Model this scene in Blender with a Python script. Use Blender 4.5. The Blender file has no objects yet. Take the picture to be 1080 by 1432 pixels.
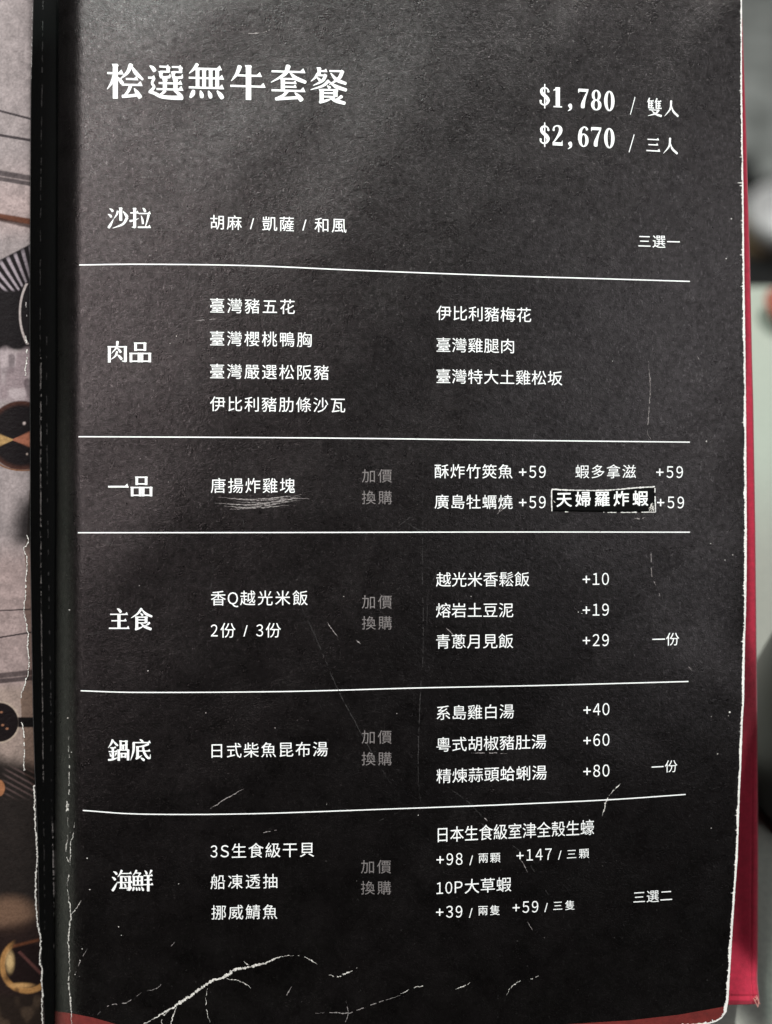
import bpy, math, random
import numpy as np
from mathutils import Matrix, Vector
random.seed(7); rng = np.random.default_rng(7)

# ---------------------------------------------------------------- camera, light, exposure
S = 0.0002            # metres on the menu page per photograph pixel
H = 0.300             # lens height over the page
TILT = math.radians(36)
R = Matrix.Rotation(TILT, 4, 'X')      # the menu leans; the table is level
C = bpy.context.scene.collection
sc = bpy.context.scene

cam = bpy.data.cameras.new('camera'); camo = bpy.data.objects.new('camera', cam); C.objects.link(camo)
camo.matrix_world = R @ Matrix.Translation((0, 0, H))
cam.sensor_fit = 'VERTICAL'; cam.sensor_height = 24
cam.lens = 24 * H / (1432 * S)
cam.clip_start = 0.01; cam.clip_end = 20
cam.dof.use_dof = True; cam.dof.focus_distance = H + 0.0005
cam.dof.aperture_fstop = (cam.lens / 1000) / 0.0095
sc.camera = camo

sc.view_settings.view_transform = 'Standard'; sc.view_settings.look = 'None'
sc.view_settings.exposure = 0; sc.view_settings.gamma = 1
w = bpy.data.worlds.new('World'); sc.world = w; w.use_nodes = True
w.node_tree.nodes['Background'].inputs[0].default_value = (0.93, 0.95, 1.0, 1)
w.node_tree.nodes['Background'].inputs[1].default_value = 0.004

def area(name, loc, target, size, power, col, sizey=None):
    l = bpy.data.lights.new(name, 'AREA'); l.energy = power; l.color = col
    l.size = size
    if sizey: l.shape = 'RECTANGLE'; l.size_y = sizey
    o = bpy.data.objects.new(name, l); C.objects.link(o)
    d = (Vector(target) - Vector(loc)).normalized()
    o.matrix_world = R @ (Matrix.Translation(loc) @ d.to_track_quat('-Z', 'Y').to_matrix().to_4x4())
    return o
area('ceiling_lamp', (0.52, 1.95, 1.20), (0, 0, 0), 0.10, 52, (1.0, 0.985, 0.96))
area('window_left', (-0.36, 0.28, 0.5), (-0.16, 0.15, 0), 0.66, 3.5, (1.0, 0.88, 0.88), 0.12)
area('sheen_lamp_top', (-0.30, 0.72, 0.5), (-0.05, 0.1, 0), 0.30, 6.2, (0.76, 1.0, 0.92), 0.2)  # added lamp for the sheen at the page's upper left, source unseen
area('fill_right', (0.34, 0.12, 0.5), (0.1, 0, 0), 0.26, 0.75, (0.97, 0.97, 1.0), 0.14)  # added fill lamp that lightens the right side of the page, source unseen

# ---------------------------------------------------------------- materials
def mat(name, col, rough=0.6, spec=0.5, bump=None, mottle=None, metal=0, sheen=0):
    m = bpy.data.materials.new(name); m.use_nodes = True
    nt = m.node_tree; b = nt.nodes['Principled BSDF']
    b.inputs['Base Color'].default_value = (*col, 1)
    b.inputs['Roughness'].default_value = rough
    b.inputs['Specular IOR Level'].default_value = spec
    b.inputs['Metallic'].default_value = metal
    b.inputs['Sheen Weight'].default_value = sheen
    tc = nt.nodes.new('ShaderNodeTexCoord')
    if mottle:      # scale, colour 2, low, high
        n = nt.nodes.new('ShaderNodeTexNoise'); n.inputs['Scale'].default_value = mottle[0]
        n.inputs['Detail'].default_value = 6; n.inputs['Roughness'].default_value = 0.65
        nt.links.new(tc.outputs['Object'], n.inputs['Vector'])
        r = nt.nodes.new('ShaderNodeValToRGB')
        r.color_ramp.elements[0].position = mottle[2]; r.color_ramp.elements[0].color = (*col, 1)
        r.color_ramp.elements[1].position = mottle[3]; r.color_ramp.elements[1].color = (*mottle[1], 1)
        nt.links.new(n.outputs['Fac'], r.inputs[0]); nt.links.new(r.outputs[0], b.inputs['Base Color'])
    prev = None
    for (sc_, st, dist, det) in (bump or []):
        n = nt.nodes.new('ShaderNodeTexNoise'); n.inputs['Scale'].default_value = sc_
        n.inputs['Detail'].default_value = det; n.inputs['Roughness'].default_value = 0.6
        n.inputs['Distortion'].default_value = 0.4
        nt.links.new(tc.outputs['Object'], n.inputs['Vector'])
        bp = nt.nodes.new('ShaderNodeBump'); bp.inputs['Strength'].default_value = st
        bp.inputs['Distance'].default_value = dist
        nt.links.new(n.outputs['Fac'], bp.inputs['Height'])
        if prev: nt.links.new(prev.outputs[0], bp.inputs['Normal'])
        prev = bp
    if prev: nt.links.new(prev.outputs[0], b.inputs['Normal'])
    return m

M_page = mat('black_printed_board', (0.0016, 0.0013, 0.0013), 0.42, 0.5,
             bump=[(160, 0.16, 0.0003, 4), (800, 0.35, 0.0002, 4), (2400, 1.0, 0.00011, 6)], mottle=(90, (0.0042, 0.0034, 0.0035), 0.35, 0.72))
M_page.node_tree.nodes['Principled BSDF'].inputs['Specular Tint'].default_value = (1, .925, .925, 1)
nt = M_page.node_tree; b = nt.nodes['Principled BSDF']; tc = nt.nodes['Texture Coordinate']
def fac(scale, lo, hi, o1, o2, det=8, st=(1, 1, 1)):
    mp = nt.nodes.new('ShaderNodeMapping'); mp.inputs['Scale'].default_value = st; nt.links.new(tc.outputs['Object'], mp.inputs['Vector'])
    n = nt.nodes.new('ShaderNodeTexNoise'); n.inputs['Scale'].default_value = scale; n.inputs['Detail'].default_value = det; n.inputs['Roughness'].default_value = .72; n.inputs['Distortion'].default_value = .25
    nt.links.new(mp.outputs[0], n.inputs['Vector'])
    r_ = nt.nodes.new('ShaderNodeMapRange'); r_.inputs[1].default_value = lo; r_.inputs[2].default_value = hi; r_.inputs[3].default_value = o1; r_.inputs[4].default_value = o2
    nt.links.new(n.outputs['Fac'], r_.inputs[0]); return r_
f1 = fac(600, .36, .66, .6, 1.25); f2 = fac(60, .35, .65, .93, 1.07, 4); f3 = fac(1700, .57, .74, 0.0, 2.0, 5, (1, .45, 1))
m1 = nt.nodes.new('ShaderNodeMath'); m1.operation = 'MULTIPLY'; nt.links.new(f1.outputs[0], m1.inputs[0]); nt.links.new(f2.outputs[0], m1.inputs[1])
m2 = nt.nodes.new('ShaderNodeMath'); m2.operation = 'ADD'; nt.links.new(m1.outputs[0], m2.inputs[0]); nt.links.new(f3.outputs[0], m2.inputs[1])
m3 = nt.nodes.new('ShaderNodeMath'); m3.operation = 'MULTIPLY'; m3.inputs[1].default_value = .5; nt.links.new(m2.outputs[0], m3.inputs[0])
nt.links.new(m3.outputs[0], b.inputs['Specular IOR Level'])
f4 = fac(120, .35, .65, .26, .34, 5); nt.links.new(f4.outputs[0], b.inputs['Roughness'])
M_ink = mat('white_print', (0.86, 0.86, 0.86), 0.55, 0.3)
M_grey = mat('grey_print', (0.20, 0.18, 0.178), 0.6, 0.3, mottle=(2500, (0.13, 0.115, 0.115), 0.35, 0.65))
M_paper = mat('torn_paper_fibre', (0.74, 0.71, 0.67), 0.9, 0.1, mottle=(1800, (0.20, 0.18, 0.17), 0.42, 0.66))
M_scr = mat('scratch', (0.36, 0.33, 0.32), 0.7, 0.3, mottle=(2200, (0.14, 0.12, 0.12), 0.3, 0.65))
M_faint = mat('faint_scratch', (0.055, 0.05, 0.05), 0.7, 0.3, mottle=(2200, (0.018, 0.016, 0.016), 0.3, 0.65))
M_redprint = mat('red_print', (0.17, 0.020, 0.017), 0.55, 0.4, bump=[(900, 0.6, 0.0002, 6)], mottle=(300, (0.10, 0.013, 0.012), 0.35, 0.7))
M_cloth = mat('crimson_bookcloth', (0.40, 0.012, 0.040), 0.8, 0.3, bump=[(2600, 0.5, 0.0002, 2)], mottle=(700, (0.28, 0.008, 0.028), 0.35, 0.7), sheen=0.25)
M_hinge = mat('black_hinge_cloth', (0.002, 0.002, 0.002), 0.9, 0.1)
M_stick = mat('black_sticker', (0.0012, 0.0012, 0.0012), 0.6, 0.10, bump=[(700, 0.4, 0.0002, 4)])
M_table = mat('grey_table_laminate', (0.40, 0.42, 0.36), 0.5, 0.4, bump=[(700, 0.5, 0.0004, 4)], mottle=(500, (0.30, 0.32, 0.28), 0.35, 0.7))
M_floor = mat('mottled_grey_floor', (0.20, 0.21, 0.20), 0.6, 0.4, mottle=(22, (0.55, 0.57, 0.55), 0.38, 0.68))
M_black = mat('black_leatherette', (0.004, 0.004, 0.004), 0.6, 0.3, bump=[(300, 0.4, 0.001, 3)])
M_white = mat('glazed_porcelain', (0.50, 0.49, 0.49), 0.25, 0.6)
M_wood = mat('brown_wood', (0.22, 0.15, 0.09), 0.55, 0.4, mottle=(60, (0.14, 0.09, 0.05), 0.3, 0.7))
M_blush = mat('dull_red_glaze', (0.28, 0.09, 0.06), 0.5, 0.4)
M_shade_bottle = mat('shade_bottle_glass', (0.004, 0.004, 0.004), 0.35, 0.5)

# ---------------------------------------------------------------- surface of the page
def P(px, py, z):
    """point z above the page plane that lies on the sight line of (px, py) at page scale"""
    k = (H - z) / H
    return np.stack([(px - 540) * S * k, (716 - py) * S * k, z + 0 * px], -1)
waves = [(rng.uniform(-1, 1), rng.uniform(-1, 1), rng.uniform(0, 6.28), rng.uniform(130, 420)) for _ in range(14)]
def seg_d(px, py, a, b):
    ax, ay = a; bx, by = b; L = math.hypot(bx - ax, by - ay)
    return ((px - ax) * (by - ay) - (py - ay) * (bx - ax)) / L      # signed distance to the line
def hz(px, py):
    px = np.asarray(px, float); py = np.asarray(py, float)
    z = np.zeros(np.broadcast(px, py).shape)
    t = np.clip((120 - px) / 46, 0, 1.1)
    z = z - 0.0105 * t ** 2.4
    t = np.clip((px - 640) / 400, 0, 1.2); z = z - 0.0035 * t ** 2
    for kx, ky, ph, L in waves:
        z = z + 0.00006 * L / 200 * np.sin((kx * px + ky * py) / L * 6.28 + ph)
    # shallow pillow along the left margin that turns towards the window
    z = z - 0.0024 * np.clip((330 - px) / 230, 0, 1) ** 2
    # the leaf turns away past a faint upright dent
    wy = np.clip((py - 450) / 120, 0, 1) * np.clip((960 - py + (px - 960) * .4) / 110, 0, 1)
    z = z - 0.0013 * np.clip((px - 896) / 140, 0, 1.1) ** 1.25 * wy * wy * (3 - 2 * wy)
    z = z + 0.00010 * np.sin(px / 21 + 1.5 * np.sin(py / 47)) * np.sin(py / 33 + px / 61) * np.clip((px - 640) / 200, 0, 1)
    # lower right corner bent by the crease
    d = np.clip(seg_d(px, py, (842, 1145), (1040, 925)) / 160, 0, 1)
    z = z - 0.0016 * np.clip(-seg_d(px, py, (842, 1145), (1040, 925)) / 160, 0, 1.5) ** 1.3 * 0 - 0.0018 * d ** 1.4
    # bottom fold
    d = np.clip(seg_d(px, py, (204, 1430), (430, 1336)) / 60, 0, 1)
    z = z - 0.0009 * (1 - np.clip(np.abs(px - 330) / 330, 0, 1)) * np.clip((py - 1385 + (px - 300) * 0.45) / 60, 0, 1)
    return z

def mesh_np(name, V, F, m, parent=None, smooth=True):
    me = bpy.data.meshes.new(name)
    me.from_pydata([tuple(v) for v in np.asarray(V).tolist()], [], F if isinstance(F, list) else F.tolist())
    me.materials.append(m)
    if smooth: me.polygons.foreach_set('use_smooth', [True] * len(me.polygons))
    me.update()
    o = bpy.data.objects.new(name, me); C.objects.link(o); o.parent = parent
    return o
def gridfaces(nv, nu, flip=False):
    i = np.arange(nv - 1)[:, None] * nu + np.arange(nu - 1)[None]
    f = np.stack([i, i + 1, i + nu + 1, i + nu], -1).reshape(-1, 4)
    # rows run down the photo, columns to the right: this order faces the lens when reversed
    return f[:, ::-1] if not flip else f
def thing(name, label, cat, mw=None):
    o = bpy.data.objects.new(name, None); C.objects.link(o); o.empty_display_size = .02
    o.matrix_world = mw if mw is not None else R.copy()
    o['label'] = label; o['category'] = cat
    return o
def struct(o): o['kind'] = 'structure'; return o
def slab(name, PX, PY, Z, thick, m, parent):
    """sheet from a grid of photo-scale points with real thickness"""
    nv, nu = PX.shape
    top = P(PX, PY, Z).reshape(-1, 3); bot = top.copy(); bot[:, 2] -= thick
    V = np.concatenate([top, bot]); f = gridfaces(nv, nu); n = nv * nu
    F = f.tolist() + (f[:, ::-1] + n).tolist()
    loop = [j for j in range(nu)] + [i * nu + nu - 1 for i in range(1, nv)] + \
           [(nv - 1) * nu + j for j in range(nu - 2, -1, -1)] + [i * nu for i in range(nv - 2, 0, -1)]
    for a, b in zip(loop, loop[1:] + loop[:1]): F.append([a, b, b + n, a + n])
    return mesh_np(name, V, F, m, parent)

book = thing('menu_book', 'worn open menu with black page of white Chinese print and crimson cloth cover', 'menu')

# right edge of the black page, and its worn white rim
XR = np.array([(-30, 1036.5), (0, 1037), (100, 1037), (200, 1038), (260, 1039), (400, 1040.5), (500, 1042), (600, 1043), (740, 1043.8),
               (800, 1043.6), (860, 1042.6), (900, 1041.2), (980, 1040), (1010, 1038), (1070, 1036), (1110, 1034), (1200, 1031), (1240, 1028),
               (1300, 1024), (1350, 1021), (1400, 1018), (1415, 1015.5), (1424, 1009), (1429, 1001), (1432, 990), (1436, 950), (1439, 860), (1441, 700)], float)
def xr(py): return np.interp(py, XR[:, 0], XR[:, 1])

rows = np.concatenate([np.arange(-30, 1396, 3.0), np.arange(1396, 1441.1, 1.0)])
cols = np.concatenate([np.linspace(0, 0.07, 40)[:-1], np.linspace(0.07, 1, 300)])
PY = np.repeat(rows[:, None], len(cols), 1)
xl_ = np.interp(rows, [-30, 500, 1000, 1440], [82, 80, 76, 76])[:, None]
PX = xl_ + cols[None] * (xr(rows)[:, None] - xl_)
page = slab('page', PX, PY, hz(PX, PY), 0.0006, M_page, book)

# ---------------------------------------------------------------- lettering
cache = {}
FW = {c: chr(ord(c) + 0xFEE0) for c in '0123456789QSP'}
def glyph(ch, off):
    """outline of a character from Blender's built-in font, em = 1, origin at the centre of the em box"""
    k = (ch, off)
    if k in cache: return cache[k]
    cu = bpy.data.curves.new('glyph', 'FONT'); cu.body = FW.get(ch, ch); cu.offset = off; cu.resolution_u = 3
    o = bpy.data.objects.new('glyph', cu); C.objects.link(o)
    dg = bpy.context.evaluated_depsgraph_get()
    me = bpy.data.meshes.new_from_object(o.evaluated_get(dg))
    V = np.array([v.co[:2] for v in me.vertices]) if len(me.vertices) else np.zeros((0, 2))
    F = [list(p.vertices) for p in me.polygons]
    bpy.data.objects.remove(o); bpy.data.curves.remove(cu); bpy.data.meshes.remove(me)
    if ord(ch) < 128:
        adv = {'+': 0.60, '/': 0.40}.get(ch, 0.66 if ch in 'QSP' else 0.56)
        if len(V):
            if ch in '+': V *= 0.98
            c = (V[:, 0].min() + V[:, 0].max()) / 2; V = (V - [c, 0.38]) * ([.80 if ch.isdigit() else .9, 1] if ch in FW else [1, 1])
        if ch == ' ': adv = 0.26
    else:
        adv = 1.0; V = V - [0.5, 0.38]
    cache[k] = (V, F, adv); return cache[k]

def place(name, parts, m, parent, lift=0.00005):
    """parts: list of (V in photo px, F, dz)"""
    Vs, Fs, n = [], [], 0
    for V, F, dz in parts:
        Vs.append(P(V[:, 0], V[:, 1], hz(V[:, 0], V[:, 1]) + lift + dz)); Fs += [[i + n for i in f] for f in F]; n += len(V)
    o = mesh_np(name, np.concatenate(Vs), Fs, m, parent, smooth=False)
    return o
def orient(V, F):
    out = []
    for f in F:
        a, b, c = V[f[0]], V[f[1]], V[f[2]]
        out.append(f if (b[0]-a[0])*(c[1]-a[1])-(b[1]-a[1])*(c[0]-a[0]) > 0 else f[::-1])
    return out

def text(s, xl, yl, xrr, yr, em, off=0.0, m=None, name='dish_text', parent=None, sy=1.0, lift=0.00005):
    gs = [glyph(c, 0) for c in s]
    # ink span at em, then tracking so that it fills xl..xrr
    pos, x = [], 0
    for V, F, adv in gs: pos.append(x + adv / 2); x += adv
    l = pos[0] + gs[0][0][:, 0].min(); r = pos[-1] + gs[-1][0][:, 0].max()
    n = len(gs) - 1
    want = (xrr - xl) / em
    tr = (want - (r - l)) / n if n else 0
    parts = []
    for i, (V, F, adv) in enumerate(gs):
        if not len(V): continue
        ux = (pos[i] - l + tr * i + V[:, 0]) * em
        fx = ux / (xrr - xl)
        X = xl + ux; Y = yl + (yr - yl) * fx - V[:, 1] * em * sy
        for kk, (ax, ay) in enumerate(((0, 0), (1, 0), (-1, 0), (0, 1), (0, -1), (.7, .7), (-.7, -.7), (.7, -.7), (-.7, .7)) if off > 0 else ((0, 0),)):
            parts.append((np.stack([X + ax*off*em, Y + ay*off*em], -1), F, kk * .000004))
    return place(name, parts, m or M_ink, parent or page, lift)

# ---- a bold serif hand, stroke by stroke (grid 0..100, y down) for headings
def catmull(pts, n=7):
    pts = [np.array(p, float) for p in pts]
    if len(pts) == 2: return [pts[0] + (pts[1] - pts[0]) * t for t in np.linspace(0, 1, 4)]
    q = [2 * pts[0] - pts[1]] + pts + [2 * pts[-1] - pts[-2]]; out = []
    for i in range(1, len(q) - 2):
        for t in np.linspace(0, 1, n, endpoint=(i == len(q) - 3)):
            p0, p1, p2, p3 = q[i-1:i+3]
            out.append(0.5 * ((2*p1) + (-p0+p2)*t + (2*p0-5*p1+4*p2-p3)*t*t + (-p0+3*p1-3*p2+p3)*t**3))
    return out
def pathpoly(pts, closed=False, n=7):
    """pts (x, y, width) -> V, F strip"""
    c = catmull(pts, n); c = np.array(c); xy = c[:, :2]; wd = np.maximum(c[:, 2], 0.8) / 2
    d = np.gradient(xy, axis=0); L = np.hypot(d[:, 0], d[:, 1]) + 1e-9; nrm = np.stack([-d[:, 1] / L, d[:, 0] / L], -1)
    if closed:
        d = np.roll(xy, -1, 0) - np.roll(xy, 1, 0); L = np.hypot(d[:, 0], d[:, 1]) + 1e-9; nrm = np.stack([-d[:, 1] / L, d[:, 0] / L], -1)
    A = xy + nrm * wd[:, None]; B = xy - nrm * wd[:, None]
    V = np.empty((2 * len(xy), 2)); V[0::2] = A; V[1::2] = B
    F = [[2*i, 2*i+2, 2*i+3, 2*i+1] for i in range(len(xy) - 1)]
    if not closed:   # rounded tips
        for k, sgn in ((0, -1), (len(xy) - 1, 1)):
            dd = np.array([nrm[k, 1], -nrm[k, 0]]) * sgn
            n0 = len(V); arc = [xy[k] + wd[k] * (math.cos(a) * nrm[k] + .55 * math.sin(a) * dd) for a in np.linspace(0, math.pi, 6)[1:-1]]
            V = np.concatenate([V, arc]); F.append([2*k] + list(range(n0, n0 + 4)) + [2*k+1])
    return V, F
def Hs(x0, y, x1, t=5.5, u=1.0):
    V = np.array([(x0, y - t/2), (x1 - 13*u, y - t/2), (x1 - 5*u, y - t/2 - 8*u), (x1 + 1, y + t/2), (x0, y + t/2)])
    return V, [[0, 1, 2, 3, 4]]
def Vs_(x, y0, y1, wd=12):
    h = wd * 1.13 / 2
    V = np.array([(x-h-2.5, y0-1), (x+h-1, y0-1.5), (x+h+2, y0+3), (x+h, y0+6), (x+h, y1), (x-h, y1), (x-h, y0+6)])
    return V, [[0, 1, 2, 3, 6], [6, 3, 4, 5]]
def p(*a): return pathpoly([tuple(a[i:i+3]) for i in range(0, len(a), 3)])
def box(x0, y0, x1, y1, wd=10): return [Vs_(x0, y0, y1, wd), Hs(x0, y0+2, x1, 6, 0.3), Vs_(x1, y0, y1, wd), Hs(x0, y1-5, x1, 6, 0.1)]
def shift(strokes, dx): return [(V + [dx, 0], F) for V, F in strokes]
water = [p(9,6,3, 18,11,9, 24,18,11), p(2,32,3, 11,37,9, 17,44,11), p(5,94,12, 14,80,11, 28,54,2)]
ji = [Hs(34,8,60,5,.5), Vs_(58,8,24,8), Hs(36,22,60,5,.2), Vs_(38,22,36,8), p(37,37,7, 50,38,7, 62,36,8), p(62,36,6, 63,28,2)]
zhui = [p(17,0,9, 12,10,7, 3,22,3), Vs_(13,12,56,8), Hs(12,14,46,4.5,.6), Hs(12,27,42,4.5,.5), Hs(12,40,42,4.5,.5), Hs(12,54,48,5,.6), Vs_(30,14,54,7)]
GL = {
'桧': [Hs(2,27,46), Vs_(24,2,98,12), p(22,30,9, 15,52,8, 2,72,2), p(31,38,3, 37,46,9, 43,54,10),
      p(67,2,12, 57,24,9, 36,44,2), p(68,5,3, 80,24,11, 99,42,6), Hs(53,42,86,5.5,.8), Hs(42,58,98),
      p(66,60,9, 60,75,8, 50,88,6), p(44,91,9, 66,89,8, 88,85,9), p(76,68,3, 84,80,11, 92,92,12)],
'選': [p(8,7,4, 15,12,10, 21,20,11), Hs(3,40,22,6,.6), p(19,42,8, 14,55,7, 19,66,8, 8,80,9), p(6,80,6, 20,83,9, 40,92,10, 70,94,11, 96,93,13)]
      + ji + shift(ji, 34) + [Hs(32,54,96,5.5,.8), Vs_(49,42,72,10), Vs_(78,42,72,10), Hs(26,71,99), p(49,75,9, 43,82,7, 32,88,2), p(74,75,3, 84,80,9, 93,88,10)],
'無': [p(25,2,10, 17,14,8, 3,28,2), Hs(17,14,92), Hs(2,40,98), Hs(2,67,98)] + [Vs_(x,14,67,9) for x in (26,44,62,80)]
      + [p(15,76,9, 12,86,12, 6,95,6), p(34,76,4, 37,86,11, 38,94,9), p(56,76,4, 60,86,11, 62,94,9), p(80,75,4, 88,85,12, 94,94,11)],
'牛': [p(28,5,12, 20,26,9, 5,46,2), Hs(22,30,88), Hs(2,60,98), Vs_(52,2,98,13)],
'套': [Hs(4,17,96), p(50,1,13, 40,24,10, 3,48,2), p(54,18,3, 70,34,11, 97,45,9), Vs_(35,36,70,10), Hs(38,37,76,5,.7), Hs(38,48,72,5,.6), Hs(38,59,72,5,.6), Hs(4,70,96),
      p(47,72,9, 36,84,8, 22,91,7), p(16,94,9, 50,91,8, 80,88,9), p(68,75,3, 78,85,11, 86,95,13)],
'餐': [Vs_(24,0,18,8), Hs(24,9,46,5,.6), p(20,17,8, 13,28,6, 2,38,2), Hs(16,21,42,5,.4), p(42,20,9, 33,36,8, 8,50,2), p(18,28,3, 24,32,7, 28,38,8),
      Hs(52,8,88,5,.3), p(88,8,10, 78,28,9, 52,46,2), p(56,14,3, 72,32,10, 97,42,8), p(50,36,9, 34,50,7, 1,62,2), p(52,38,3, 70,51,10, 98,60,9),
      p(47,50,4, 53,55,9), Vs_(31,60,92,10), Hs(32,61,70,5,.3), Vs_(69,60,80,10), Hs(34,70,67,5,.1), Hs(34,80,67,5,.1), p(26,96,8, 44,91,7, 56,86,3), p(52,80,3, 68,90,10, 94,97,9), p(86,78,9, 78,84,7, 68,88,2)],
'沙': water + [Vs_(62,2,62,12), p(48,18,10, 43,34,8, 30,52,2), p(73,18,3, 84,32,11, 92,44,13), p(92,48,13, 72,78,10, 24,97,2)],
'拉': [Hs(2,24,42), Vs_(23,2,92,12), p(24,92,8, 10,90,3), p(1,62,10, 20,58,7, 42,50,2), p(62,2,4, 68,8,10, 73,17,11), Hs(42,27,99), p(54,38,3, 60,56,9, 62,74,9), p(89,34,11, 83,58,8, 74,88,3), Hs(38,91,99,7)],
'肉': [Vs_(12,23,98,12), Hs(12,25,88,6,.3), Vs_(88,23,95,12), p(88,93,8, 72,91,3), p(51,1,12, 46,28,9, 22,56,2), p(50,32,3, 58,39,10, 66,50,11), p(49,48,10, 40,68,8, 20,84,2), p(50,62,3, 60,70,11, 70,82,12)],
'品': box(28,6,72,44,11) + box(6,54,44,97,11) + box(58,54,95,97,11),
'一': [Hs(2,52,99,8,1.3)],
'主': [p(42,1,4, 50,6,11, 58,16,13), Hs(8,27,92), Hs(14,57,86), Hs(2,92,99,6.5), Vs_(50,27,92,13)],
'食': [p(50,1,12, 32,24,9, 1,44,2), p(52,4,3, 70,24,12, 99,37,9), p(46,22,4, 55,31,11), Vs_(28,38,95,12), Hs(28,40,72,5.5,.3), Vs_(72,38,68,12), Hs(30,53,70,5.5,.1), Hs(30,67,70,5.5,.1),
      p(22,97,10, 42,91,8, 56,84,3), p(46,68,3, 64,84,11, 95,96,12), p(88,66,10, 80,74,8, 68,80,2)],
'鍋': [p(22,1,11, 14,20,8, 1,37,2), p(24,4,3, 34,16,9, 46,27,8), Hs(10,37,38,5,.7), Hs(3,55,44,5,.7), Vs_(23,37,90,10), p(8,62,3, 14,76,9), p(39,62,9, 33,76,3), p(2,94,9, 24,91,8, 46,83,3),
      Vs_(60,4,46,9), Hs(60,7,86,5,.3), Vs_(87,4,46,10), Hs(72,24,86,5,.1), Vs_(72,24,44,8), Vs_(51,46,98,10), Hs(51,48,96,5,.3), Vs_(95,46,96,10)] + box(64,62,83,84,8),
'底': [p(46,1,4, 53,5,9, 59,12,11), Hs(14,15,97), p(17,15,12, 15,56,10, 2,97,2), p(87,22,10, 62,31,8, 34,35,3), Vs_(35,33,88,11), p(28,90,10, 44,82,8, 56,74,2), Hs(36,54,95,5.5,.8),
      p(60,30,9, 66,60,11, 82,84,11, 94,88,8), p(94,88,6, 96,70,2), p(50,86,3, 58,91,10, 66,97,11)],
'海': water + [p(48,1,11, 41,16,8, 29,31,2), Hs(42,15,95,5,.9), Vs_(46,28,86,10), Hs(46,30,86,5,.3), Vs_(85,28,92,11), p(85,92,8, 72,92,3), Hs(29,57,99,5,.8), Hs(36,83,97,5,.7), p(60,34,3, 66,40,8, 68,49,9), p(58,62,3, 64,68,8, 66,77,9)],
'鮮': [p(20,1,10, 14,12,7, 2,25,2), Hs(18,13,38,5,.2), p(39,13,9, 30,27,5), Vs_(8,28,72,9), Hs(8,30,46,5,.2), Vs_(46,28,72,10), Hs(8,49,46,5,.1), Hs(8,69,46,5,.1), Vs_(27,28,70,8),
      p(8,79,7, 6,88,10, 3,95,5), p(19,79,3, 21,86,9, 22,93,8), p(31,79,3, 34,86,9, 35,93,8), p(43,77,3, 49,86,10, 52,94,10),
      p(60,2,3, 66,9,9, 69,18,10), p(91,1,11, 82,19,3), Hs(54,25,97,5,.8), Hs(57,45,94,5,.8), Hs(50,67,99,5,.8), Vs_(76,25,98,11)],
'雙': zhui + shift(zhui, 50) + [Hs(14,64,78,5,.3), p(79,64,12, 56,84,9, 8,98,2), p(32,67,3, 58,86,10, 96,96,13)],
'人': [p(49,2,14, 42,50,11, 2,96,2), p(51,30,3, 64,64,13, 98,92,13)],
'三': [Hs(10,15,90,7,1.2), Hs(16,50,84,7,1.2), Hs(2,90,98,8,1.3)],
}
def ring(cx, cy, rx, ry, wx, wy):
    a = np.linspace(0, 2*math.pi, 33)[:-1]
    O = np.stack([cx + rx*np.cos(a), cy + ry*np.sin(a)], -1); I = np.stack([cx + (rx-wx)*np.cos(a), cy + (ry-wy)*np.sin(a)], -1)
    n = 32; return np.concatenate([O, I]), [[i, (i+1) % n, n + (i+1) % n, n + i] for i in range(n)]
NUM = {   # box 60 wide, 100 high
'1': [Vs_(31,3,96,20), p(8,17,4, 20,12,8, 30,3,6), (np.array([(8,94),(54,94),(54,100),(8,100)], float), [[0,1,2,3]])],
'0': [ring(30,50,28,50,18,7)],
'8': [ring(30,27,24,27,15,6), ring(30,74,28,27,18,6)],
'7': [p(5,5,6, 4,20,3), (np.array([(3,0),(57,0),(57,8),(48,14),(3,14)], float), [[0,1,2,3,4]]), p(53,10,6, 38,44,12, 28,74,20, 27,90,20)],
'2': [p(8,26,12, 12,10,7, 30,3,7, 45,14,16, 44,34,18, 26,62,10, 6,88,6), (np.array([(3,84),(50,84),(56,72),(57,100),(3,100)], float), [[0,1,2,3,4]])],
'6': [ring(31,67,27,33,17,6), p(50,14,14, 44,5,8, 32,3,7, 17,18,14, 11,42,18, 10,66,18)],
'$': [p(50,28,12, 46,15,7, 30,8,7, 14,18,13, 16,36,17, 40,56,18, 48,72,17, 38,89,9, 22,92,7, 9,84,8, 8,72,12), (np.array([(27,-10),(33,-10),(33,110),(27,110)], float), [[0,1,2,3]])],
',': [p(30,84,20, 34,92,18, 34,104,9, 20,114,2)],
}
def serif(items, name, m=None):
    """items: (strokes, cx, cy, wpx, hpx, boxw, slope) placed about the centre of a 100 high box"""
    parts, k = [], 0
    for st, cx, cy, wpx, hpx, bw, sl in items:
        for V, F in st:
            X = cx + (V[:, 0] - bw/2) / bw * wpx; Y = cy + (V[:, 1] - 50) / 100 * hpx + sl * (X - cx)
            VV = np.stack([X, Y], -1)
            parts.append((VV, orient(VV, F), 0.0000030 * (k % 26))); k += 1
    o = place(name, parts, m or M_ink, page)
    return o
def fixn(o):    # faces towards the lens
    me = o.data; me.update()
    n = np.empty(len(me.polygons) * 3); me.polygons.foreach_get('normal', n)
    for pl, z in zip(me.polygons, n[2::3]):
        if z < 0: pl.flip()
    me.update()
title = [('桧',174.7,114.3),('選',231.3,114.3),('無',288.7,114.3),('牛',346.7,115.7),('套',403.4,116.8),('餐',459.7,120.2)]
fixn(serif([(GL[c], x, y, 51, 50, 100, 0.03) for c, x, y in title], 'title_text'))
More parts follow.
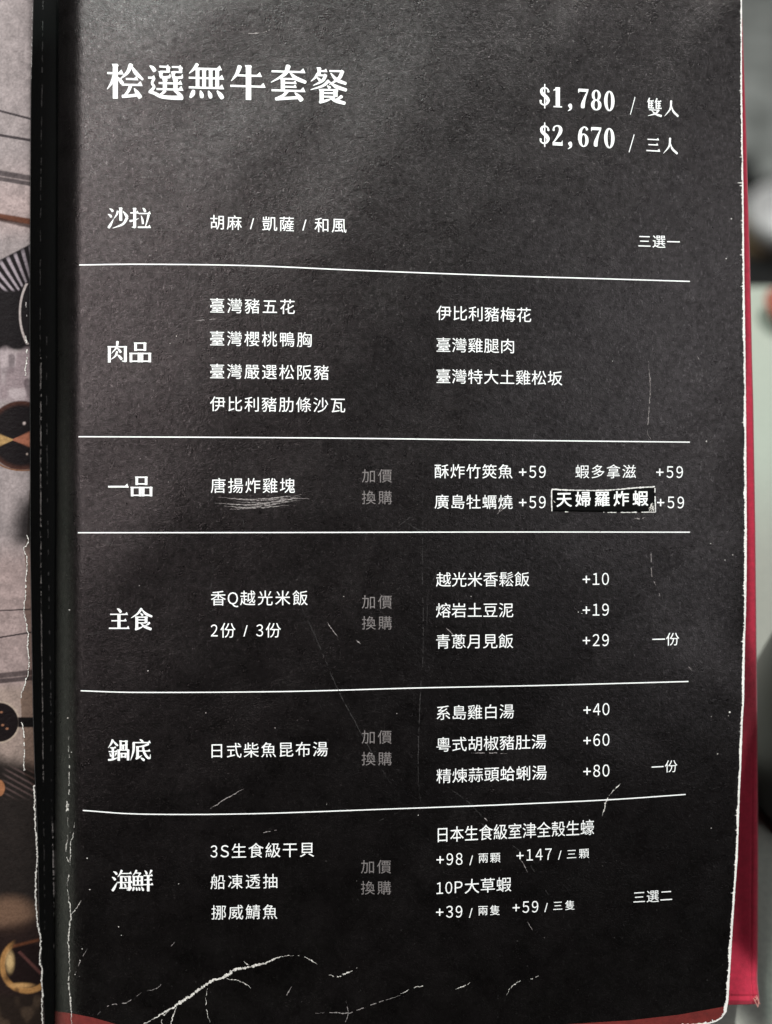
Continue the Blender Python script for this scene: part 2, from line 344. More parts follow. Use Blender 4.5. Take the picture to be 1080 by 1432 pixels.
for a, b, x0, y0, x1, y1 in [('沙','拉',165.5,305,196.5,305.5), ('肉','品',164.3,492.5,196.3,492.5), ('一','品',165.6,680,198,680),
                             ('主','食',166.6,866,198,866), ('鍋','底',166,1049.6,197,1049), ('海','鮮',171,1232,199.8,1232)]:
    fixn(serif([(GL[a], x0, y0, 29.5, 30, 100, 0), (GL[b], x1, y1, 29.5, 30, 100, 0)], 'heading_text'))
def price(s, y0, y1):
    xs = [762, 780, 797, 816, 834, 852.3]; it = []
    for c, x in zip(s, xs):
        y = y0 + (y1 - y0) * (x - 762) / 90
        it.append((NUM[c], x, y, 15.6, 28.5, 60, 0.05))
    return it
fixn(serif(price('$1,780', 134.5, 141.2) + [([p(18,100,9, 82,0,9)], 885, 148, 10, 24, 100, 0), (GL['雙'],915.3,150.3,21,25,100,.05), (GL['人'],939,152.3,19.5,23,100,.05)], 'price_text'))
fixn(serif(price('$2,670', 188.3, 193.2) + [([p(18,100,9, 82,0,9)], 883.5, 200.5, 11, 24, 100, 0), (GL['三'],913.7,202.5,20,21,100,.05), (GL['人'],937.5,204.5,20,23,100,.05)], 'price_text'))

T = [('胡麻 / 凱薩 / 和風',294.3,310.5,484.7,315.5,22), ('三選一',893,337,951,338.5,19.5),
 ('臺灣豬五花',294,427,412.5,429,22.5), ('臺灣櫻桃鴨胸',294,473,436,475,22.5), ('臺灣嚴選松阪豬',294,519,460,521,22.5), ('伊比利豬肋條沙瓦',294,564.6,483,566.6,22.5),
 ('伊比利豬梅花',610.6,437.4,743,440.6,22), ('臺灣雞腿肉',610.6,482,719,484,22), ('臺灣特大土雞松坂',610.6,525.8,786.7,528.9,22),
 ('唐揚炸雞塊',295,679,412.6,679,22.5), ('酥炸竹筴魚',608,659,717,659.3,21.5), ('+59',726,659.5,763.3,659.5,22.5), ('蝦多拿滋',804.8,659.4,889.6,659.4,20.5), ('+59',917.8,659.6,955.3,660,22),
 ('廣島牡蠣燒',608,701.6,717,702,21.5), ('+59',726,702,763.3,702,22.5), ('+59',919,702,956.8,702.5,22),
 ('香Q越光米飯',295,836.5,430.5,836,22.5), ('2份 / 3份',295,881.5,393,881.2,22.5),
 ('越光米香鬆飯',610,810.5,740.5,809.8,22), ('熔岩土豆泥',610,853.5,718,853,22), ('青蔥月見飯',610,897.2,718,896.2,22),
 ('+10',815,809.5,851.7,809.2,22.5), ('+19',815,852.5,851.7,852.2,22.5), ('+29',815,895,851.7,894.8,22.5), ('一份',912.4,894.3,950,893.5,19.5),
 ('日式柴魚昆布湯',296,1049.8,458.6,1047.3,22.5), ('系島雞白湯',610.6,997,719,994.5,22), ('粵式胡椒豬肚湯',610.6,1041.5,764,1036.8,22), ('精煉蒜頭蛤蜊湯',610.6,1085.5,764.7,1080,22),
 ('+40',816,992.4,852.5,991.2,22.5), ('+60',816,1035,852.5,1034,22.5), ('+80',816,1078.3,852.5,1077,22.5), ('一份',911.3,1073,947.4,1071,18.5),
 ('3S生食級干貝',294.6,1190.5,439.4,1187.8,22.5), ('船凍透抽',294.6,1233.4,388,1232,22), ('挪威鯖魚',296,1276,388,1275,22),
 ('10P大草蝦',610.6,1242,715.3,1236.2,22), ('三選二',886,1255,940.2,1251.7,18.5)]
for s, a, b, c, d, e in T: text(s, a, b, c, d, e)
text('日本生食級室津全殼生蠔', 612.4, 1167.5, 831, 1156.8, 20.4, sy=1.13)
for s, a, b, c, d, e in [('+98',610.6,1201.7,647,1200.8,22), ('/',656.6,1202.5,662.6,1202.3,19), ('兩顆',669.4,1200,700,1199,15.2), ('+147',722.5,1196,771.6,1194,21.5),
                         ('/',780.6,1195.3,786.8,1195,18), ('三顆',793,1194.6,824,1193,15), ('+39',610,1275,646.7,1274.5,22), ('/',656,1276,662,1275.8,19), ('兩隻',669,1273.4,699,1272.6,15),
                         ('+59',717,1268.8,753,1267.5,21.5), ('/',761.5,1268.6,767.6,1268.3,18), ('三隻',774,1266.8,803.7,1265.4,14.5)]:
    if s == '/': a, c = a + 0, c; text(s, a, b, c, d, e)
    else: text(s, a, b, c, d, e, name='price_note_text')
for y0, y1, x in [(665.4,695.8,506.3), (841.7,871,506.3), (1030.6,1061,506), (1212,1241.5,505)]:
    text('加價', x, y0, x+42, y0, 20.5, off=0.0, m=M_grey, name='grey_note_text'); text('換購', x, y1, x+42, y1, 20.5, off=0.0, m=M_grey, name='grey_note_text')

# ---- ruled lines
def ribbon(pts, wd, name, m, parent=page, jit=0.0, wj=0.0, step=2.0, lift=0.00004, gaps=0.0, taper=True, dz=0):
    pts = np.array(pts, float)
    c = np.array(catmull([tuple(q) for q in pts], 12)) if len(pts) > 2 else pts
    L = np.r_[0, np.cumsum(np.hypot(*np.diff(c, axis=0).T))]; n = max(3, int(L[-1] / step))
    t = np.linspace(0, L[-1], n); xy = np.stack([np.interp(t, L, c[:, 0]), np.interp(t, L, c[:, 1])], -1)
    d = np.gradient(xy, axis=0); l = np.hypot(*d.T) + 1e-9; nr = np.stack([-d[:, 1]/l, d[:, 0]/l], -1)
    if jit:
        j = rng.normal(0, jit, n); j = np.convolve(j, [.25, .5, .25], 'same') * 1.4; xy = xy + nr * j[:, None]
    w_ = np.full(n, wd) * (1 + rng.normal(0, wj, n) if wj else 1)
    if taper: w_ = w_ * np.clip(np.minimum(t, L[-1] - t) / (0.25 * L[-1] + 1e-6), 0.25, 1)
    w_ = np.maximum(w_, 0.15) / 2
    V = np.empty((2*n, 2)); V[0::2] = xy + nr * w_[:, None]; V[1::2] = xy - nr * w_[:, None]
    F = []; on = True; hold = 0
    for i in range(n - 1):
        if gaps:
            if hold <= 0: on = rng.random() > gaps; hold = rng.integers(1, 6)
            hold -= 1
        if on: F.append([2*i, 2*i+1, 2*i+3, 2*i+2])
    if not F: F = [[0, 1, 3, 2]]
    o = place(name, [(V, F, dz)], m, parent, lift); fixn(o); return o
for pts in [[(111,370.5),(200,369.5),(350,371.5),(500,378),(700,385.5),(850,390),(965,393.5)],
            [(110,610.7),(300,611.5),(500,613),(700,615.5),(965,618.3)],
            [(109,745),(400,744.7),(700,744),(965,744.2)],
            [(113,966),(200,968.3),(400,967),(586,962),(760,958.5),(963,953)],
            [(116,1133.3),(200,1138.5),(350,1138),(540,1131.5),(700,1125.5),(850,1118.5),(959,1111)]]:
    ribbon(pts, 1.6, 'rule_line', M_ink, taper=False, step=6)

# ---- sticker
M_stedge = mat('white_sticker_border', (0.72, 0.70, 0.68), .7, .2, mottle=(1500, (0.35, 0.33, 0.32), .48, .7))
def quad_grid(TL, TR, BR, BL, nu, nv):
    u = np.linspace(0, 1, nu)[None, :, None]; v = np.linspace(0, 1, nv)[:, None, None]
    TL, TR, BR, BL = map(np.array, (TL, TR, BR, BL))
    g = (TL*(1-u)+TR*u)*(1-v) + (BL*(1-u)+BR*u)*v; return g[..., 0], g[..., 1]
gx, gy = quad_grid((771.8,684.6), (916,681), (917,716), (772.3,715), 50, 14)
gy = gy + 2.2*np.sin((gx-772)/145*math.pi)*(1-(gy-684)/40)*0.6
sticker = slab('sticker', gx, gy, hz(gx, gy)+0.00022, 0.00014, M_stick, book)
text('天婦羅炸蝦', 778.7, 698.5, 906.5, 696.6, 22.6, off=0.016, name='sticker_text', parent=sticker, lift=0.00028)
for pts, wd, g in [([(772,715),(771.6,700),(771.8,684.6)],1.6,0), ([(771.8,684.4),(810,685.8),(850,685.5),(890,682.2),(916,680.6)],1.7,0), ([(916,681),(916.5,700),(917,716)],1.5,.12),
                   ([(775,715.4),(840,716.6),(917,716.2)],1.2,.5)]:
    ribbon(pts, wd, 'sticker_edge', M_stedge, sticker, jit=.15, wj=.25, step=1.5, lift=.0003, gaps=g, taper=False)
for pts in [[(907,712),(913,703)], [(908,716),(911,708),(914,704)], [(910,716),(915,706)], [(774,700),(777,703)], [(908,710),(915,713)], [(911,705),(915,716)]]:
    ribbon(pts, 1.2, 'sticker_edge', M_paper, sticker, jit=.4, wj=.4, step=1, lift=.00031)

# ---------------------------------------------------------------- wear: creases, scratches, specks
for pts, wd, g in [
  ([(200,1434),(204,1430.5),(228,1417),(247,1406),(270,1390),(296,1372),(313,1367),(330,1356),(351,1352),(373,1346),(394,1338),(411,1336)], 3.4, 0),
  ([(411,1336),(422,1337),(432,1341),(444,1349)], 1.4, .25), ([(247,1407),(243,1419),(240,1431),(238,1436)], 1.6, .1), ([(313,1367),(338,1373),(351,1382)], 1.1, .25),
  ([(290,1382),(288,1405),(294,1430)], .9, .3), ([(341,1344),(349,1350)], 1, 0), ([(236,1414),(226,1424),(228,1434)], 1.2, .2), ([(460,1364),(472,1366),(483,1362),(500,1354)], 1.4, .25),
  ([(560,1390),(584,1380),(608,1377)], 1.3, .3), ([(637,1383),(647,1380),(659,1373)], 1.1, .25), ([(709,1392),(712,1384),(719,1377),(733,1369),(745,1368),(760,1362)], 1.3, .35),
  ([(842.5,1141),(848,1122),(853,1112)], 1.9, .1), ([(853,1112),(858,1106),(868,1096)], 1.2, .35),
  ([(96,1030),(97,1100),(95,1145),(99,1165)], .9, .55), ([(94,1120),(94,1128),(93,1136)], 2.4, .1),
  ([(95,1168),(93,1192),(97,1215),(94,1240)], 1.2, .35), ([(94,1243),(97,1262),(99,1280),(97,1300),(96,1320),(98,1356)], 1.7, .05), ([(98,1356),(96,1372),(98.5,1400),(100,1420),(100,1436)], 1.7, .05), ([(99,1282),(108,1268),(116,1256)], 1, .35),
  ([(105,1150),(103,1165),(99,1182),(98,1210)], 1, .35)]:
    ribbon(pts, wd*.82, 'crease', M_paper, jit=.5, wj=.5, step=1.4, gaps=g)
for pts, wd, g in [
  ([(294,1131),(318,1116),(341,1103)], 1.2, .05), ([(458,870),(466,882),(473,891)], 1.0, .1), ([(498,895),(505,901)], .9, 0),
  ([(305,695.5),(353,698.4),(409,693.6),(422,691.6)], 1.2, .08), ([(301,703.6),(353,705.6),(409,697.6),(433,697.2)], 1.3, .05), ([(313,707.6),(353,709.6),(405,701.6)], 1.2, .1), ([(321,712.4),(369,709.6),(405,706.4)], 1.1, .1),
  ([(340,700),(380,699),(425,694)], .9, .2), ([(330,702),(370,703),(420,699)], .9, .2), ([(350,708),(385,704),(415,700)], .8, .2),
  ([(274,448.5),(288,447.6),(302,446)], 1.1, .1), ([(696,719),(699,713),(705,708)], 1.2, .1), ([(698,716),(706,709)], .8, 0), ([(622,876),(635,888)], .9, .1), ([(659,1053),(685,1053),(709,1054)], .9, .35),
  ([(677,1144),(682,1148)], 1.4, 0), ([(727,1202),(733,1210),(738,1220)], .9, .1), ([(738,1289),(745,1301)], .8, .2), ([(340,46.7),(355,46.6),(366,46)], 1.3, .15), ([(366,46),(378,42),(386,36)], .9, .3),
  ([(887,724.6),(895,725.2),(903,723.6)], 1.3, .3), ([(963,932),(968,938)], 1.3, 0), ([(206,1386),(221,1381),(230,1369),(238,1362)], .9, .45), ([(136,1420),(145,1411),(157,1405),(177,1402),(198,1388)], .9, .35),
  ([(235,1328),(246,1316)], .8, .2), ([(398,1399),(403,1388),(410,1377)], 1.1, .35), ([(441,1417),(462,1416),(487,1417),(505,1411),(526,1403),(560,1392)], .9, .4), ([(481,1435),(487,1417),(484,1400)], .8, .4),
  ([(105,1362),(112,1345),(122,1327)], .9, .5), ([(907,505),(909.5,544),(906,602),(910.6,614)], .9, .35), ([(975,498),(982,508)], .8, .3), ([(911,749),(912,805),(922,825),(920,851)], .9, .55), ([(343,1185),(352,1176),(362,1166),(408,1158)], .8, .7)]:
    ribbon(pts, wd, 'scratch', M_scr, jit=.3, wj=.4, step=1.4, gaps=g)
for pts, wd, g in [
  ([(405,812),(429,864),(452,915),(472,963),(505,1025),(535,1077),(560,1115)], .9, .2), ([(143,687),(174,682)], 1, .3), ([(218,675),(249,670)], 1, .1), ([(130,749),(146,757),(164,763)], 1, .1),
  ([(592,650),(591,780),(592,904),(587,993),(585,1085),(589,1122),(598,1155)], 1.0, .35), ([(626,1100),(655,1122),(677,1144)], .9, .3), ([(554,738),(575,722),(590,706)], 1.2, .4),
  ([(286,860),(310,846),(330,830)], .9, .4), ([(110,852),(130,846),(150,838)], .9, .4), ([(116,889),(135,886),(152,881)], .9, .4), ([(566,730),(585,740),(600,744)], .9, .3), ([(720,1170),(760,1240),(800,1300)], .7, .5),
  ([(640,1130),(700,1170),(760,1215)], .8, .5), ([(300,760),(298,800),(290,850)], .8, .5), ([(340,725),(342,740)], 1, .2), ([(500,1160),(560,1135)], .8, .5), ([(620,780),(600,830),(597,900)], .7, .5)]:
    ribbon(pts, wd*.85, 'faint_scratch', M_faint, jit=.3, wj=.3, step=1.6, gaps=g)

def specks(name, lst, m, lift=.00006, parent=page):
    parts = []
    for x, y, r in lst:
        k = rng.integers(4, 7); a = np.sort(rng.uniform(0, 2*math.pi, k))[::-1] if False else -np.linspace(0, 2*math.pi, k, endpoint=False)
        rr = r * .8 * rng.uniform(.5, 1.2, k); parts.append((np.stack([x + rr*np.cos(a)*rng.uniform(.6,1.3), y + rr*np.sin(a)], -1), [list(range(k))], 0))
    o = place(name, parts, m, parent, lift); fixn(o); o['kind'] = 'stuff'; return o
specks('bright_speck', [(247,470,1.3),(195,819,1.3),(207,938,1.2),(481,834,1.2),(1015.7,361.6,1.6),(1023,306,1.5),(988,617,1.8),(1025,776,1.4),(1014,783,1.2),(1021,996,2.4),(1019,1001,1.3),(1003.6,1054,1.7),
    (122,1200,1.6),(126,1244,1.1),(555,998,1.1),(385,1018,1.1),(585,1140,1.2),(457,1125,.9),(288,997,1),(995,1002,1),(994,760,1),(659,834,1),(809,856,1.2),(814,858,1),(105,1363,1.2),(112,1343,1.1),(115,1327,1.2),
    (250,1236,1),(238,480,1),(166,1296,1.2),(170,1308,1),(95,1004,1.6),(97,853,1.2),(100,1052,1.2),(857,505,.8),(995,1158,1.2)], M_paper)
lst = []
for _ in range(900):
    x = rng.uniform(100, 1035); y = rng.uniform(0, 1425); lst.append((x, y, abs(rng.normal(.35, .25)) + .2))
for _ in range(260):
    y = rng.uniform(240, 1400); lst.append((float(xr(y)) - abs(rng.exponential(4)) - 2, y, rng.uniform(.3, .9)))
specks('faint_speck', lst, M_faint)
lst = []
for _ in range(240): lst.append((rng.uniform(100, 1035), rng.uniform(0, 1425), abs(rng.normal(.2, .2)) + .2))
specks('dust', lst, M_scr)

# worn white rim of the page: down over the front edge and onto its side
ys = np.concatenate([np.arange(-30, 1400, .8), np.arange(1400, 1436, .25)])
n = len(ys); nj = lambda s: rng.normal(0, s, n)
base = np.interp(ys, [0, 200, 300, 500, 700, 900, 1200, 1420], [1.1, 1.2, 1.5, 1.8, 2.4, 2.3, 2.0, 2.8])
slow = np.interp(ys, np.arange(-30, 1460, 12), rng.normal(0, .22, len(np.arange(-30, 1460, 12))))
x_in = xr(ys) - base * (1 + slow) + nj(.42) - (rng.random(n) < .10) * rng.exponential(1.0, n)
bottom = np.clip((ys - 1415) / 20, 0, 1)
x0 = xr(ys)
# direction inwards, so that the rim also follows the rounded corner
dx = np.gradient(x0, ys); ln = np.hypot(dx, 1); inx, iny = -1/ln, dx/ln
wdt = (x0 - x_in)
A = np.stack([x0 + inx*wdt, ys + iny*wdt], -1); B = np.stack([x0 + .5, ys], -1); D = np.stack([x0 + .9 + nj(.25), ys], -1)
V = np.concatenate([P(A[:, 0], A[:, 1], hz(A[:, 0], A[:, 1]) + .00007), P(B[:, 0], B[:, 1], hz(B[:, 0], B[:, 1]) + .00004), P(D[:, 0], D[:, 1], hz(D[:, 0], D[:, 1]) - .0005)])
F = []
for i in range(n-1):
    F.append([i, i+1, n+i+1, n+i]); F.append([n+i, n+i+1, 2*n+i+1, 2*n+i])
M_rim = mat('bare_card_edge', (0.84, 0.81, 0.78), .9, .1, mottle=(1500, (0.50, 0.46, 0.43), .5, .75))
rim = mesh_np('worn_rim', V, F, M_rim, page, smooth=False); fixn(rim)

# red band printed along the foot of the page
xs = np.linspace(77, 175, 40); ty = np.interp(xs, [70, 100, 130, 165, 175], [1413.5, 1417, 1423, 1433, 1437])
gx = np.repeat(xs[None], 8, 0); gy = ty[None] + np.linspace(0, 1, 8)[:, None] * np.maximum(1440 - ty, 1)[None]
V = P(gx, gy, hz(gx, gy) + .00003).reshape(-1, 3); fixn(mesh_np('red_band', V, gridfaces(8, 40), M_redprint, page))
xs = np.linspace(700, 1013, 90); ty = np.interp(xs, [700, 790, 880, 950, 1000, 1013], [1440, 1432.5, 1427, 1419, 1410, 1407.5])
yb = np.interp(xs, [700, 860, 950, 990, 1001, 1009, 1013], [1441, 1439, 1436, 1432, 1429, 1424, 1418]); yb = np.maximum(yb, ty + .2)
gx = np.repeat(xs[None], 6, 0); gy = ty[None] + np.linspace(0, 1, 6)[:, None] * (yb - ty)[None]
V = P(gx, gy, hz(gx, gy) + .00003).reshape(-1, 3); fixn(mesh_np('red_band', V, gridfaces(6, 90), M_redprint, page))

# ---------------------------------------------------------------- hinge in the gutter
ys = np.arange(-30, 1445, 6.0); xs = np.linspace(30, 90, 24)
gx = np.repeat(xs[None], len(ys), 0); gy = np.repeat(ys[:, None], len(xs), 1)
def hh(px, py): return -0.0145 + 0.0012*np.cos((np.asarray(px, float) - 60)/14) + 0 * np.asarray(py, float)
hinge = slab('hinge', gx, gy, hh(gx, gy), .001, M_hinge, book)
hz_page = hz
def on(fn, f):
    global hz
    hz = fn; r = f(); hz = hz_page; return r
for pts, wd, g, m in [([(60.5,-5),(58.5,150),(57,300),(56.3,450),(56.5,700),(57.7,850),(59,950),(60.5,1100),(62,1200),(62.5,1300)], .9, .45, M_faint),
                      ([(57.5,500),(57.2,700),(58,860),(59.4,960),(61,1110)], .8, .4, M_scr),
                      ([(65.5,460),(65.4,560),(67,720),(69,860),(71,960),(72,1090),(74,1190)], .9, .6, M_faint), ([(73.5,1150),(75.5,1250),(76.5,1330)], 1.0, .4, M_scr)]:
    on(hh, lambda: ribbon(pts, wd, 'wear_line', m, hinge, jit=.2, wj=.4, step=1.5, lift=.0002, gaps=g, taper=False))

# ---------------------------------------------------------------- left page with its printed photograph
LE = np.array([(-30, 46), (0, 46.5), (60, 45), (120, 43), (200, 42.5), (400, 41.5), (650, 42), (760, 42), (850, 43.5), (1000, 46), (1080, 48.5), (1150, 51.5), (1200, 53), (1290, 54.5), (1350, 58), (1432, 61.5), (1445, 62)])
def le(py): return np.interp(py, LE[:, 0], LE[:, 1])
def hl(px, py):
    px = np.asarray(px, float); py = np.asarray(py, float)
    return -0.0015 - 0.004*np.clip((px - 10)/50, 0, 1.2)**2 + 0.002*np.clip(-px/60, 0, 1) + .00008*np.sin(py/37) + 0*px
rows = np.arange(-30, 1445, 1.0); nu = 96
u = np.linspace(0, 1, nu)
PYl = np.repeat(rows[:, None], nu, 1); PXl = -40 + u[None]*(le(rows)[:, None] + 40)
left = slab('photo_page', PXl, PYl, hl(PXl, PYl), .0006, None or bpy.data.materials.new('printed_photo'), book)
# the print: fabric, ribbed fan, plate rim, spoons and a gilt bowl
X, Y = PXl, PYl
def sm(e0, e1, v): t = np.clip((v-e0)/(e1-e0), 0, 1); return t*t*(3-2*t)
def vn(sx, sy, seed):
    r = np.random.default_rng(seed); g = r.random((int(1600/sy)+3, int(220/sx)+3))
    fx = (X+60)/sx; fy = (Y+60)/sy; ix = fx.astype(int); iy = fy.astype(int); tx = fx-ix; ty_ = fy-iy
    tx = tx*tx*(3-2*tx); ty_ = ty_*ty_*(3-2*ty_)
    return (g[iy, ix]*(1-tx)+g[iy, ix+1]*tx)*(1-ty_) + (g[iy+1, ix]*(1-tx)+g[iy+1, ix+1]*tx)*ty_
srgb = lambda *c: np.array([((v/255+.055)/1.055)**2.4 if v > 10 else v/255/12.92 for v in c])
img = np.ones(X.shape+(3,)) * srgb(160, 147, 147)
def over(mask, c): 
    global img
    img = img*(1-mask[..., None]) + np.asarray(c)*mask[..., None]
over(sm(200, 300, Y)*.6*(1-sm(300, 345, Y)), srgb(190, 165, 162))
over(sm(740, 800, Y)*.5, srgb(178, 150, 145)); over(sm(950, 970, Y)*.6, srgb(165, 145, 132))
img *= (.72 + .36*vn(9, 11, 1)*1.0 + .2*vn(3, 3, 2))[..., None]
for y0, y1, w_, d in [(155,166,1.6,.9), (189,196,2.0,.9), (242,249,4.2,.8), (250,257,3.2,.8), (854,852,1.1,.8), (891.5,884.5,1.2,.9), (945,940.5,4.0,.75), (952.5,948.5,3.4,.8)]:
    yy = y0 + (y1-y0)*(X/42); over((1-sm(w_*.6, w_*1.3, abs(Y-yy)))*d, srgb(38, 28, 34))
yy = 303 + 7*(X/42); over(1-sm(3, 6, abs(Y-yy)), srgb(100, 58, 42)); over((1-sm(1, 4, abs(Y-yy-4-X*.06)))*.8, srgb(46, 20, 14))
# fan
top = 362 - .52*X; fan = sm(0, 3, Y-top)*(1-sm(486, 494, Y))
over(fan, srgb(16, 8, 12))
fa = np.degrees(np.arctan2(Y-462, X-66)); ribs = .5+.5*np.cos(fa*2*math.pi/5.6+.02*Y)
rm = fan*(1-sm(403, 409, Y+np.clip(X-26, 0, 30)*1.0)); over(rm*sm(.3, .95, ribs)*sm(0, 9, Y-top)*(1-.5*sm(20, 42, X)), srgb(170, 156, 164))
d = np.hypot((X-66)/38, (Y-438)/62); over((1-sm(.02, .055, abs(d-1)))*(Y > 396)*(Y < 482), srgb(188, 174, 172))
f2 = sm(484, 496, Y+3*np.sin(X/5))*(1-sm(556, 566, Y)); over(f2*.9, srgb(150, 132, 136)); 
over(f2*sm(.55, .8, vn(13, 21, 3))*.5, srgb(205, 190, 192)); over(f2*sm(.6, .85, vn(11, 17, 4))*.6, srgb(66, 52, 58))
# spoons
d1 = np.hypot((X-30)/48, (Y-609)/49); over(1-sm(.96, 1.02, d1), srgb(70, 40, 32)); over(1-sm(.8, .96, d1), srgb(18, 10, 13))
wv = abs(Y-615+.03*(X-18))/(1.0+abs(X-18)*.42); over((1-sm(.7, 1.2, wv))*(d1 < 1), np.where(X[..., None] > 18, srgb(158, 98, 76), srgb(176, 140, 92)))
ring_ = (1-sm(.015, .06, abs(np.hypot((X-32)/42, (Y-634)/24)-1)))*(Y > 632); over(ring_, srgb(128, 84, 54))
over((1-sm(0, 3.5, np.hypot(X-34, Y-592))), srgb(220, 200, 196)); over((1-sm(0, 2.5, np.hypot(X-38, Y-635))), srgb(190, 170, 160))
sh = sm(12, 42, X+ .25*(Y-720)+4*np.sin(Y/14))*sm(668, 712, Y)*(1-sm(748, 776, Y)); over(sh*.93, srgb(14, 8, 10))
# dark round spoon and lower plate
hd = np.hypot((X+1)/27, (Y-1010)/27.5); over((1-sm(.03, .07, abs(hd-1.03)))*.8, srgb(196, 176, 160)); over(1-sm(.96, 1.02, hd), srgb(22, 14, 16))
over((1-sm(6, 8, abs(Y-1010)))*sm(22, 27, X), srgb(18, 12, 14))
for a, b in [(4, 1014), (10, 1019), (2, 996), (-6, 1005)]: over((1-sm(1, 3.2, np.hypot(X-a, (Y-b)*1.4))), srgb(160, 110, 84))
low = sm(1052, 1082, Y+.2*(40-X)); over(low*.96, srgb(14, 10, 10))
rb = .5+.5*np.cos((Y-1080-(X*.55))*2*math.pi/8.5); over(sm(1066, 1080, Y)*(1-sm(1105, 1122, Y))*sm(.55, .9, rb)*sm(0, 14, X)*.8, srgb(96, 78, 76))
over(1-sm(7, 9, np.hypot(X+1, (Y-1102)*.7)), srgb(168, 112, 78))
over((1-sm(.4, 1.1, np.hypot((X-14)/46, (Y-1279)/32)))*.85, srgb(128, 98, 80)); over(sm(1286, 1306, Y+.2*X)*.85, srgb(40, 26, 24))
gd = np.hypot((X-38)/37, (Y-1350)/38); over((1-sm(.06, .16, abs(gd-.93)))*np.clip(sm(1362, 1382, Y)+(1-sm(8, 24, X)), 0, 1)*sm(.25, .7, vn(12, 12, 6)+.3), srgb(176, 128, 78))
over(1-sm(.78, .86, gd), srgb(28, 16, 16)); over((1-sm(2, 9, np.hypot((X-14)*1., (Y-1345)*.42)))*.9, srgb(222, 186, 134)); over((1-sm(1, 5, abs(Y-1340-(X-36)*1.0)))*(gd < .6)*.6, srgb(112, 70, 66)); over((1-sm(.2, .8, np.hypot((X-30)/30, (Y-1378)/7)))*.9, srgb(206, 158, 104)); over((1-sm(0, 4, abs(Y-1318-.25*(40-X))))*(X > 18)*.6, srgb(120, 70, 44))
over(sm(1386, 1400, Y)*.85, srgb(38, 29, 24)); over(sm(1386, 1400, Y)*sm(.5, .8, vn(14, 18, 8))*.5, srgb(92, 74, 60))
img *= (.86+.28*vn(2.0, 2.4, 9))[..., None]
# torn upper layer: to the right of the tear the lower ply shows, browner and darker
TE = np.array([(-30, 60), (600, 60), (690, 41), (750, 37.5), (772, 34), (800, 37), (820, 36), (850, 34), (880, 38), (905, 39), (925, 40), (945, 37), (962, 33), (975, 29), (1003, 30), (1020, 33), (1050, 35), (1080, 33), (1090, 40), (1100, 47.5), (1120, 49), (1150, 50)])
te = np.interp(Y, TE[:, 0], TE[:, 1]); under = sm(-.5, .8, X-te)*(Y < 1150)
img = img*(1-under[..., None]*.5)*np.where(under[..., None] > .5, srgb(255, 240, 228), 1)
img = img*(1-.45*sm(36, 46, X)*(Y < 740))[..., None]*.62; img = np.clip(img, .0012, .9)
me = left.data; nvv = len(me.vertices)
ca = me.color_attributes.new('print', 'FLOAT_COLOR', 'POINT'); arr = np.ones((nvv, 4)); k = X.size
arr[:k, :3] = img.reshape(-1, 3)[:k]; arr[k:, :3] = .5; ca.data.foreach_set('color', arr.ravel())
M_photo = me.materials[0]; M_photo.use_nodes = True; nt = M_photo.node_tree; b = nt.nodes['Principled BSDF']; b.inputs['Roughness'].default_value = .6; b.inputs['Specular IOR Level'].default_value = .12
at = nt.nodes.new('ShaderNodeAttribute'); at.attribute_name = 'print'; nt.links.new(at.outputs['Color'], b.inputs['Base Color'])
tc = nt.nodes.new('ShaderNodeTexCoord'); no = nt.nodes.new('ShaderNodeTexNoise'); no.inputs['Scale'].default_value = 900; no.inputs['Detail'].default_value = 5
bp = nt.nodes.new('ShaderNodeBump'); bp.inputs['Strength'].default_value = .8; bp.inputs['Distance'].default_value = .0002
nt.links.new(tc.outputs['Object'], no.inputs['Vector']); nt.links.new(no.outputs['Fac'], bp.inputs['Height']); nt.links.new(bp.outputs[0], b.inputs['Normal'])
def tear():
    ribbon([(37.5,748),(40,757),(33.5,768),(37,778),(38,790),(36.5,806),(36,832),(33.5,856),(37,872),(39.5,890),(38.5,903),(40.5,920),(40,935),(37,950),(33,963),(29,976)], 1.2, 'torn_edge', M_paper, left, jit=.5, wj=.45, step=1.1, lift=.0001, gaps=.06, taper=False)
    ribbon([(30,1010),(33,1022),(34,1038),(34,1052),(33.5,1066),(34,1078)], 1.3, 'torn_edge', M_paper, left, jit=.4, wj=.4, step=1.1, lift=.0001, gaps=.06, taper=False)
    ribbon([(48,1098),(48.5,1120),(49.5,1150),(51,1175),(52,1200),(50,1230),(50.5,1262),(52.5,1290),(55,1302),(57,1320),(56,1345),(59,1356),(58.5,1372),(59.5,1390),(58.5,1410),(61,1440)], 1.9, 'torn_edge', M_paper, left, jit=.45, wj=.35, step=1.1, lift=.0001, taper=False)
    ribbon([(45.5,0),(45,40),(44,90),(43.5,110)], .8, 'torn_edge', M_scr, left, jit=.25, wj=.5, step=1.2, lift=.0001, gaps=.45, taper=False)
    ribbon([(36,470),(38,488),(37.5,505),(35.5,515),(36,530)], 1.3, 'torn_edge', M_paper, left, jit=.5, wj=.5, step=1.2, lift=.0001, gaps=.3, taper=False)
    ribbon([(37,420),(36.5,428),(38,450)], 1.0, 'torn_edge', M_scr, left, jit=.3, wj=.5, step=1.2, lift=.0001, gaps=.4, taper=False)
on(hl, tear)

